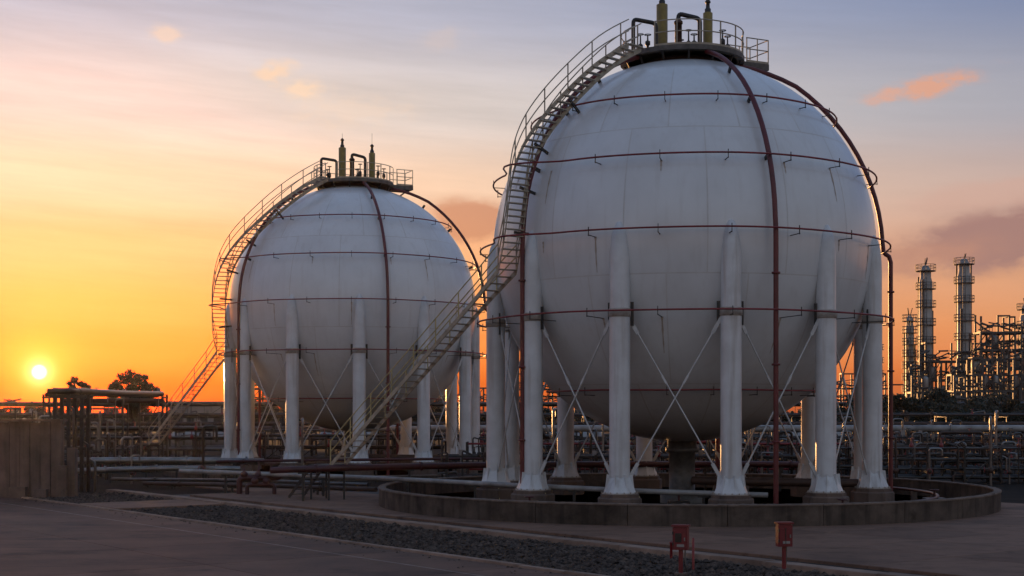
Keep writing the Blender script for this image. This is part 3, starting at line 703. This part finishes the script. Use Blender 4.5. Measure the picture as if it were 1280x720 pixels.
# ------------------------------------------------------------------ pipe racks
def rack(label, x0, x1, Y, levels, width, bay, height, name='pipe_rack', mats=('pipe','dark','rust','pipe','pipe'), skew=0, seed=1, clutter=1.6):
    rnd = random.Random(seed); o = empty(name, (x0, Y, 0), label, 'pipe rack'); L_ = x1-x0; n = max(1, round(L_/bay))
    post = MB().bar((0,0,-.02),(0,0,height),.14).mesh('post', 'dark'); beam = MB().bar((0,-width/2-.2,0),(0,width/2+.2,0),.12,.14).mesh('beam', 'dark')
    def pt(t, y, z): return Vector((t*L_, y+skew*t*L_, z))
    for i in range(n+1):
        for s in (-1, 1): link('post', post, o, pt(i/n, s*width/2, 0))
        for z, rs in levels: link('beam', beam, o, pt(i/n, 0, z))
    for z, rs in levels:
        k = len(rs)
        for j, r_ in enumerate(rs):
            y = -width/2+.25+(width-.5)*j/max(1, k-1)+rnd.uniform(-.05,.05); mt = rnd.choice(mats)
            t0, t1 = (0 if rnd.random() < .7 else rnd.uniform(0,.3)), (1 if rnd.random() < .7 else rnd.uniform(.7,1))
            pts = [pt(t0,y,z+.07+r_), pt(t1,y,z+.07+r_)]
            if rnd.random() < .35 and L_ > 20:                          # an expansion loop
                tm_ = rnd.uniform(.25,.75); q = 1.4/L_
                pts = [pt(t0,y,z+.07+r_), pt(tm_-q,y,z+.07+r_), pt(tm_-q,y,z+1.0+r_), pt(tm_+q,y,z+1.0+r_), pt(tm_+q,y,z+.07+r_), pt(t1,y,z+.07+r_)]
            MB().tube(smooth_path(pts,.3,4), r_, 8).build('pipe', mt, o)
    zs = [0]+[z for z, _ in levels]
    for _ in range(int(L_*clutter)):                                    # drops, valves and instruments on the rack
        t = rnd.random(); y = rnd.uniform(-width/2-.35, width/2*.3); i = rnd.randrange(len(zs)-1); j = rnd.randrange(i+1, len(zs)); q = rnd.random()
        p = pt(t, y, 0); r_ = rnd.uniform(.03,.075); mt = rnd.choice(('pipe','rust','dark','silver','pipe'))
        if q < .6:
            dx = rnd.choice((-1,1))*rnd.uniform(.3,1.3); z0, z1 = zs[i]-(.02 if i == 0 else -.1), zs[j]+.12
            MB().tube(smooth_path([(p.x,p.y,z0),(p.x,p.y,z1+rnd.uniform(.1,.5)),(p.x+dx,p.y,z1+rnd.uniform(.1,.4))],.15,3), r_, 6).build('drop_pipe', mt, o)
        elif q < .85:
            z = zs[j]+.25; v = MB().lathe([(.05,z-.15),(.13,z-.1),(.13,z+.12),(.05,z+.2),(.03,z+.5)], 8, (p.x,p.y,0))
            v.tube([(p.x+.17*cos(a*pi/4),p.y+.17*sin(a*pi/4),z+.5) for a in range(8)], .022, 4, closed=True).bar((p.x-.17,p.y,z+.5),(p.x+.17,p.y,z+.5),.02).build('valve', rnd.choice(('rust','dark','red')), o)
        else:
            z = zs[j]+rnd.uniform(.2,.6); MB().box((p.x,p.y,z), (.25,.15,.34)).bar((p.x,p.y,zs[i]-.02),(p.x,p.y,z-.1),.05).build('instrument_box', rnd.choice(('silver','wall','dark')), o)
    for i in range(n):
        if rnd.random() < .3: MB().bar(pt(i/n,-width/2,.1), pt((i+1)/n,-width/2,levels[-1][0]), .07).build('brace', 'dark', o)
    return o
rr = lambda *a: list(a)
rack('long pipe rack topped by a thick pale pipe, crossing behind both tanks', -52, 64, 124, [(.35,rr(.12,.08,.15,.1,.1)),(1.2,rr(.1,.16,.07,.12)),(2.0,rr(.08,.13,.1)),(2.72,rr(.1,.22))], 3.0, 5.8, 2.85, mats=('pipe','pipe','rust','dark','pipe'), seed=4)
rack('low crowded pipe rack at the right behind the ring wall', 19, 44, 90, [(.2,rr(.1,.07,.12,.09)),(.75,rr(.08,.06,.1)),(1.35,rr(.09,.06)),(2.05,rr(.07,.1))], 2.4, 2.3, 2.3, seed=8, clutter=3.2)
rack('pipe rack at the right between the low rack and the long rack', 15, 52, 104, [(.3,rr(.12,.07,.09)),(1.1,rr(.1,.08,.14)),(1.9,rr(.12,.06,.08)),(2.5,rr(.06,.08))], 2.2, 3.3, 2.75, seed=15, clutter=3.2)
rack('low pipe rack at the left behind the silver pipes', -44, -28.2, 97, [(.3,rr(.1,.14,.08)),(.95,rr(.12,.07,.1)),(1.55,rr(.08,.1))], 2.2, 3.1, 1.8, seed=21, clutter=3.2)
rack('pipe rack at the left in front of the far trees', -56, -21, 116, [(.4,rr(.12,.09,.15)),(1.3,rr(.1,.14,.08)),(2.2,rr(.12,.07)),(2.9,rr(.16,.1))], 2.6, 4.2, 3.1, mats=('pipe','pipe','rust'), seed=33, clutter=3.2)
rack('pipe rack under the far tank, behind its legs', -24, 4, 121, [(.4,rr(.1,.08,.12)),(1.4,rr(.1,.07)),(2.3,rr(.12,.09))], 1.8, 2.9, 2.6, seed=41, clutter=3.2)
rack('far pipe rack beyond the long rack', -80, 95, 150, [(.6,rr(.16,.12,.1)),(1.8,rr(.18,.1,.14)),(3.0,rr(.2,.12,.1)),(4.0,rr(.1,.16))], 4, 6.2, 4.2, seed=52)
rack('distant tall pipe rack on the skyline', -95, 120, 196, [(2,rr(.25,.2,.15)),(3.6,rr(.25,.2)),(5.2,rr(.3,.2,.15))], 5, 8, 5.4, seed=60)
# gantry with trestle legs at left
ga = at(58, 497, 113); gb = at(206, 497, 113)
rack('tall pipe gantry on trestle legs under the sunset', ga.x, gb.x, 113, [(5.1,rr(.18,.12,.1)),(5.6,rr(.16,.1))], 1.4, 2.9, 5.85, mats=('pipe','rust'), seed=70)
rack('pipe rack between the near tank and the far racks, seen between the legs', -3, 22, 96, [(.5,rr(.1,.13,.08)),(1.35,rr(.12,.08)),(2.2,rr(.07,.1))], 2.0, 2.6, 2.45, mats=('rust','red','pipe'), seed=77, clutter=3.2)

pipeline('clad_pipe', 'thick pale pipe carried along the top of the long rack', [at(400,535.5,122.4), at(1500,535.5,122.4)], .29, 'pale', sup=5.8)
rack('rusty pipe rack just behind the ring wall of the near tank', -4, 21, 88, [(.35,rr(.08,.12,.07)),(.95,rr(.1,.06)),(1.6,rr(.06,.09))], 1.6, 2.2, 1.85, mats=('rust','dark','pipe'), seed=81, clutter=3.6)
tr = empty('pipe_trestle', Vector(((88-640)/F_PX*80, 80, 0)), 'tall trestle of posts right beside the concrete enclosure', 'trestle')
for x in (-.85, -.1, .65):
    for y in (0, 1.2): MB().bar((x,y,-.02),(x,y,5.45),.2).build('post', 'dark', tr)
for z in (5.3, 4.2, 2.4):
    for y in (0, 1.2): MB().bar((-1.1,y-.12,z),(.95,y-.12,z),.16).build('beam', 'dark', tr)
for k, (y, z, r_) in enumerate(((.1,5.6,.16), (.55,5.55,.12), (1.0,5.62,.2))): MB().tube(smooth_path([(-1.3,y,z),(.0,y,z),(.1,y+10,z),(.2,y+19,z+.1)],.6), r_, 10).build('pipe', ('pipe','rust','pipe')[k], tr)
for x, h in ((-1.15,3.2), (.3,4.6), (1.1,2.6), (1.5,1.6)): MB().tube(smooth_path([(x,-.4,-.02),(x,-.4,h),(x-.5,.2,h+.2)],.2), .08, 8).build('drop_pipe', 'pipe', tr)
# upright odds and ends among the racks
stm = []
for k in range(4):
    h = (2.2, 3.0, 3.8, 2.6)[k]; st = empty('pipe_stanchion', (0,0,0), 'slim upright pipe stanchion standing among the pipe racks', 'stanchion', 'stanchions among the pipe racks')
    MB().tube(smooth_path([(0,0,-.02),(0,0,h),(.7,0,h),(.7,0,h-.8 if k % 2 else h-.4)],.18), .07, 8).build('pipe', 'pipe' if k % 2 else 'silver', st)
    v = MB().lathe([(.08,.7),(.16,.74),(.16,.98),(.08,1.02)], 10)
    v.bar((0,0,.86),(0,-.32,.86),.05).build('valve', 'rust', st)
    MB().tube([(.16*cos(a*pi/4),-.33,.86+.16*sin(a*pi/4)) for a in range(8)], .02, 5, closed=True).build('handwheel', 'red', st)
    stm.append(st)
rnd = random.Random(5)
for i in range(130):
    o = stm[i] if i < 4 else copy_tree(stm[i % 4])
    while True:
        Y = rnd.choice((87,88,93,95,98,100,107,110,112,128,134,140)); px = rnd.uniform(-20, 1300); x = (px-640)/F_PX*Y
        if all((x-c.x)**2+(Y-c.y)**2 > 15.5**2 for c in (CA, CB)): break
    zone = ('at the far left behind the concrete enclosure', 'between the gantry and the far tank', 'seen around the legs of the far tank', 'seen between the two tanks', 'seen between the legs of the near tank', 'in the crowded racks at the right edge')[min(5, max(0, sum(px > q for q in (90, 255, 560, 620, 1100))))]
    o['label'] = 'slim upright pipe stanchion ' + zone; o['group'] = 'stanchions ' + zone
    o.location = (x, Y+rnd.uniform(-1,1), 0); o.rotation_euler.z = rnd.uniform(0, 6.28); s = rnd.uniform(.8,1.25); o.scale = (s,s,s)
# horizontal vessels on saddles
def vessel(p, L_, r_, label, rz=0):
    o = empty('drum_vessel', p, label, 'vessel', None, rz)
    m = MB(); n = 16; prof = [(-L_/2-r_*.5,0),(-L_/2-r_*.42,r_*.5),(-L_/2-r_*.2,r_*.85),(-L_/2,r_),(L_/2,r_),(L_/2+r_*.2,r_*.85),(L_/2+r_*.42,r_*.5),(L_/2+r_*.5,0)]
    V = [(x,q*cos(2*pi*j/n),r_+.9+q*sin(2*pi*j/n)) for x, q in prof for j in range(n)]
    m.add(V, [(i*n+j,i*n+(j+1) % n,(i+1)*n+(j+1) % n,(i+1)*n+j) for i in range(len(prof)-1) for j in range(n)], True).build('body', 'column', o)
    for s in (-1,1): MB().box((s*L_*.32,0,.45+r_*.1), (.35,r_*1.5,.9+r_*.3)).build('saddle', 'conc', o)
    MB().lathe([(.25,r_*2+.8),(.25,r_*2+1.3),(.35,r_*2+1.3),(.35,r_*2+1.4)], 10).build('nozzle', 'pipe', o)
vessel((-28,132,0), 6, 1.0, 'pale horizontal drum vessel at left behind the racks', .1)
vessel((-16,140,0), 5, .9, 'pale horizontal drum vessel behind the far tank legs', 0)
vessel((30,136,0), 7, 1.1, 'pale horizontal drum vessel at right behind the long rack', 0)
vessel((6,138,0), 5, .9, 'pale horizontal drum vessel seen under the near tank', 0)

# ------------------------------------------------------------------ process units on the skyline
def column(p, h, r_, label, seed, bands):
    rn = random.Random(seed); o = empty('distillation_column', p, label, 'tower', 'distillation columns')
    MB().lathe([(r_*1.15,0),(r_,2.5),(r_,h*.9),(r_*.8,h*.93),(r_*.8,h*.97),(r_*.4,h)], 18).build('shell', 'column', o)
    for i in range(bands):
        z = 4+(h-5)*i/(bands-1)
        pf = MB().lathe([(r_*.95,z-.12),(r_+.65,z-.12),(r_+.65,z)], 14, smooth=False)
        pl = pf.build('platform', 'plant', o)
        rl = MB()
        for zz in (z+.6, z+1.15): rl.tube([((r_+.62)*cos(2*pi*j/14),(r_+.62)*sin(2*pi*j/14),zz) for j in range(14)], .05, 4, closed=True)
        for j in range(14): rl.bar(((r_+.62)*cos(2*pi*j/14),(r_+.62)*sin(2*pi*j/14),z),((r_+.62)*cos(2*pi*j/14),(r_+.62)*sin(2*pi*j/14),z+1.15),.06)
        rl.build('guard_rail', 'plant', pl)
    for a in (.4, 2.2, 4.1):
        MB().tube([((r_+.4)*cos(a),(r_+.4)*sin(a),0),((r_+.4)*cos(a),(r_+.4)*sin(a),h*rn.uniform(.7,.98))], .16, 6).build('riser_pipe', 'plant', o)
    ld = MB(); a = -1.9
    for s in (-.25,.25): ld.bar((r_*cos(a)+s-.2,r_*sin(a)-.8,0),(r_*cos(a)+s-.2,r_*sin(a)-.8,h*.95),.07)
    for i in range(int(h/.8)): ld.bar((r_*cos(a)-.45,r_*sin(a)-.8,i*.8),(r_*cos(a)+.05,r_*sin(a)-.8,i*.8),.05)
    ld.build('ladder', 'plant', o)
    for i in range(3): MB().tube([(rn.uniform(-.5,.5),rn.uniform(-.4,.4),h*.95),(rn.uniform(-.5,.5),rn.uniform(-.4,.4),h+rn.uniform(.5,1.6))], .08, 5).build('vent', 'plant', o)
def on(px, Y): return Vector(((px-640)/F_PX*Y, Y, 0))
column(on(1157,270), 32.2, 1.25, 'middle tall distillation column on the right skyline', 1, 9)
column(on(1205,275), 34, 1.3, 'tallest distillation column on the right skyline', 2, 9)
column(on(1137,268), 22.6, .8, 'shorter thin distillation column on the right skyline', 3, 9)
column(on(1097,330), 20, .8, 'small far distillation column just right of the near tank', 4, 6)
column(on(1282,285), 26, 1.1, 'distillation column at the right edge of the skyline', 9, 7)
column(on(552,300), 17, .7, 'small distant column seen between the two tanks', 5, 6)
column(on(624,330), 21, .7, 'thin distant column left of the near tank leg', 6, 6)
def frame(p, nx, ny, nz, bx, by, bz, label, seed, brace=.4):
    rn = random.Random(seed); o = empty('process_frame', p, label, 'steel frame')
    cm_ = MB().bar((0,0,-.02),(0,0,bz*nz),.3).mesh('column', 'plant')
    tops = {}
    for i in range(nx+1):
        for j in range(ny+1):
            hh = nz-(rn.random() < .35)-(rn.random() < .2); tops[i,j] = max(1,hh); c = link('column', cm_, o, (i*bx,j*by,0)); c.scale.z = max(1,hh)/nz
    bmx = MB().bar((0,0,0),(bx,0,0),.22,.3).mesh('beam', 'plant'); bmy = MB().bar((0,0,0),(0,by,0),.22,.3).mesh('beam', 'plant')
    for i in range(nx+1):
        for j in range(ny+1):
            for k in range(1, tops[i,j]+1):
                z = k*bz-.15
                if i < nx and tops[i+1,j] >= k: link('beam', bmx, o, (i*bx,j*by,z))
                if j < ny and tops[i,j+1] >= k: link('beam', bmy, o, (i*bx,j*by,z-.003))
                if i < nx and tops[i+1,j] >= k and rn.random() < brace:
                    MB().bar((i*bx,j*by,z-bz+.3),((i+1)*bx,j*by,z),.14).build('brace', 'plant', o)
                if i < nx and j == 0 and tops[i+1,j] >= k:
                    q = rn.random()
                    if q < .55: MB().box((i*bx+bx/2,by/2,z+.2), (bx*.96,by*.9,.1)).build('floor_grating', 'plant', o)
                    if q < .4:
                        m = MB()
                        for zz in (.6,1.1): m.bar((i*bx,-.1,z+zz+.2),((i+1)*bx,-.1,z+zz+.2),.07)
                        for t in range(5): m.bar((i*bx+bx*t/4,-.1,z+.1),(i*bx+bx*t/4,-.1,z+1.3),.07)
                        m.build('guard_rail', 'plant', o)
                    if rn.random() < .28 and k < tops[i,j]:
                        r_ = rn.uniform(.4,.7); MB().lathe([(0,z+.25),(r_*.8,z+.3),(r_,z+.5),(r_,z+2.2),(r_*.9,z+2.4),(r_*.5,z+2.6),(0,z+2.65)], 12, (i*bx+bx/2,by/2,0)).build('vessel', 'column', o)
                    for _ in range(4):
                        y0 = rn.uniform(-.4,by); MB().tube([(i*bx,y0,z+rn.uniform(.4,2)),((i+1)*bx,y0,z+rn.uniform(.4,2))], rn.uniform(.08,.2), 6).build('pipe', 'plant', o)
                    if rn.random() < .5: MB().tube([(i*bx+rn.uniform(.5,bx),-.4,0),(i*bx+rn.uniform(.5,bx),-.4,z+1)], rn.uniform(.08,.18), 6).build('pipe', 'plant', o)
frame(on(1150,262), 9, 2, 5, 1.9, 3.0, 3.5, 'open steel process frame round the foot of the tall columns', 12)
frame(on(1226,250), 6, 2, 7, 2.0, 3.0, 3.1, 'tallest open steel process frame at the right edge', 13)
frame(on(1190,236), 8, 1, 5, 1.7, 2.6, 2.7, 'nearer low steel frame crowded with pipes below the tall columns', 22, .6)
frame(on(1140,230), 5, 1, 4, 1.7, 2.6, 2.6, 'nearer small steel frame below the thin column', 23, .6)
frame(on(1120,285), 5, 1, 3, 2.4, 3, 3.4, 'open steel process frame right behind the near tank', 14)
frame(on(640,310), 7, 1, 4, 2.2, 3, 3.2, 'distant steel frame seen between the left legs of the near tank', 15)
frame(on(545,290), 5, 1, 3, 2.4, 3, 3.2, 'distant steel frame seen between the two tanks', 16)
frame(on(296,270), 5, 1, 4, 2.2, 3, 3.0, 'distant steel frame seen behind the left legs of the far tank', 17)
frame(on(1040,300), 5, 1, 4, 2.4, 3, 3.2, 'distant steel frame seen between the right legs of the near tank', 18)
frame(on(5,230), 7, 1, 2, 2.6, 3, 2.6, 'low distant steel frame under the sun', 19)
bl = empty('low_building', on(252,215), 'pale low plant building left of the far tank', 'building')
MB().box((0,0,2.9), (8.2,6,5.8)).build('wall', 'wall', bl); MB().box((0,0,5.95), (8.6,6.4,.3)).build('roof', 'plant', bl)
for i in range(4): MB().box((-3+2*i,-3.02,3.6), (1.1,.06,1.2)).build('window', 'dark', bl)

# ------------------------------------------------------------------ trees
def tree_proto(seed, h, w, n_leaf, trunk=.4, leaf=.16, clumps=14, flat=.75, size=(.11,.2)):
    rn = random.Random(seed); tr = MB(); cr_ = MB(); zt = h*trunk
    tr.tube([(0,0,-.05),(.05*h*rn.uniform(-1,1)*.4,0,zt*.6),(0,.02,zt),(rn.uniform(-.2,.2),0,h*.75)], [h*.026,h*.02,h*.016,h*.006], 7)
    cs = []
    for i in range(clumps):
        a = rn.uniform(0,6.28); q = sqrt(rn.random())*w/2*.8; z = zt+(h-zt)*(.18+.72*rn.random()*(1-(q/(w/2))**2*.6))
        c = Vector((q*cos(a),q*sin(a),z)); cs.append((c, w*rn.uniform(*size)))
        mid = Vector((c.x*.35,c.y*.35,zt+(z-zt)*.35)); tr.tube([(0,0,zt*.85),mid,c], [h*.010,h*.007,h*.003], 5)
    V, Fc = [], []
    for _ in range(n_leaf):
        c, r_ = rn.choice(cs); v = Vector((rn.gauss(0,1),rn.gauss(0,1),rn.gauss(0,1))).normalized()*r_*(rn.random()**.45)
        v.z *= flat; p = c+v; s = leaf*rn.uniform(.6,1.4)
        a = Vector((rn.gauss(0,1),rn.gauss(0,1),rn.gauss(0,1))).normalized(); b = a.orthogonal().normalized(); b = (b*rn.uniform(.5,1)+a.cross(b)*rn.uniform(-.8,.8)).normalized()
        k = len(V); V += [p-a*s, p+b*s*.45, p+a*s, p-b*s*.45]; Fc.append((k,k+1,k+2,k+3))
    cr_.add(V, Fc)
    return tr.mesh('trunk', 'bark'), cr_.mesh('crown', 'leaf')
def tree(protos, p, s, label, group=None, rz=0, sx=1):
    o = empty('tree', p, label, 'tree', group, rz); o.scale = (s*sx,s*sx,s)
    link('trunk', protos[0], o); link('crown', protos[1], o); return o
T1 = tree_proto(6, 9.0, 6.0, 9000, .5, .15, 60, .7, (.055,.10)); T2 = tree_proto(2, 8, 6.5, 7000, .2, .22, 22); T3 = tree_proto(3, 7, 7, 5200, .2, .2, 18); T4 = tree_proto(4, 9, 3.3, 5200, .66, .15, 26, .8, (.08,.14))
tree(T1, on(166,140), .98, 'lacy dark tree standing behind the pipe gantry left of the far tank')
tree(T4, on(97,150), .93, 'small round topped tree behind the gantry posts near the sun', rz=1)
rnd = random.Random(9)
for i in range(22):
    px = 1060+i*11+rnd.uniform(-5,5); tree((T2,T3)[i % 2], on(px, 185+rnd.uniform(-12,22)), rnd.uniform(.55,1.1), 'dark dense tree in the belt below the columns at the right', 'trees below the columns', rnd.uniform(0,6.28))
for i in range(26):
    px = -30+i*27+rnd.uniform(-9,9); tree((T3,T2)[i % 2], on(px, 235+rnd.uniform(-15,35)), rnd.uniform(.55,.85), 'low dark tree in the far belt along the left skyline', 'trees along the left skyline', rnd.uniform(0,6.28), 1.25)
for i in range(14):
    px = 640+i*33+rnd.uniform(-9,9); tree((T3,T2)[i % 2], on(px, 240+rnd.uniform(-15,30)), rnd.uniform(.7,1.0), 'low dark tree in the far belt seen under the near tank', 'trees behind the near tank', rnd.uniform(0,6.28), 1.2)

# ------------------------------------------------------------------ haze in the evening air
def haze_box(density):
    m = bpy.data.materials.new('haze'); m.use_nodes = True; N = m.node_tree.nodes; N.clear()
    v = N.new('ShaderNodeVolumePrincipled'); v.inputs['Color'].default_value = (.92,.9,.88,1); v.inputs['Density'].default_value = density; v.inputs['Anisotropy'].default_value = .8
    out = N.new('ShaderNodeOutputMaterial'); m.node_tree.links.new(v.outputs[0], out.inputs['Volume'])
    b = MB().box((10,190,19.5), (760,460,41)); me = b.mesh('haze', 'soil'); me.materials.clear(); me.materials.append(m)
    tag(link('haze', me), 'thin warm evening haze over the plant', 'haze', kind='stuff')
haze_box(.00004)
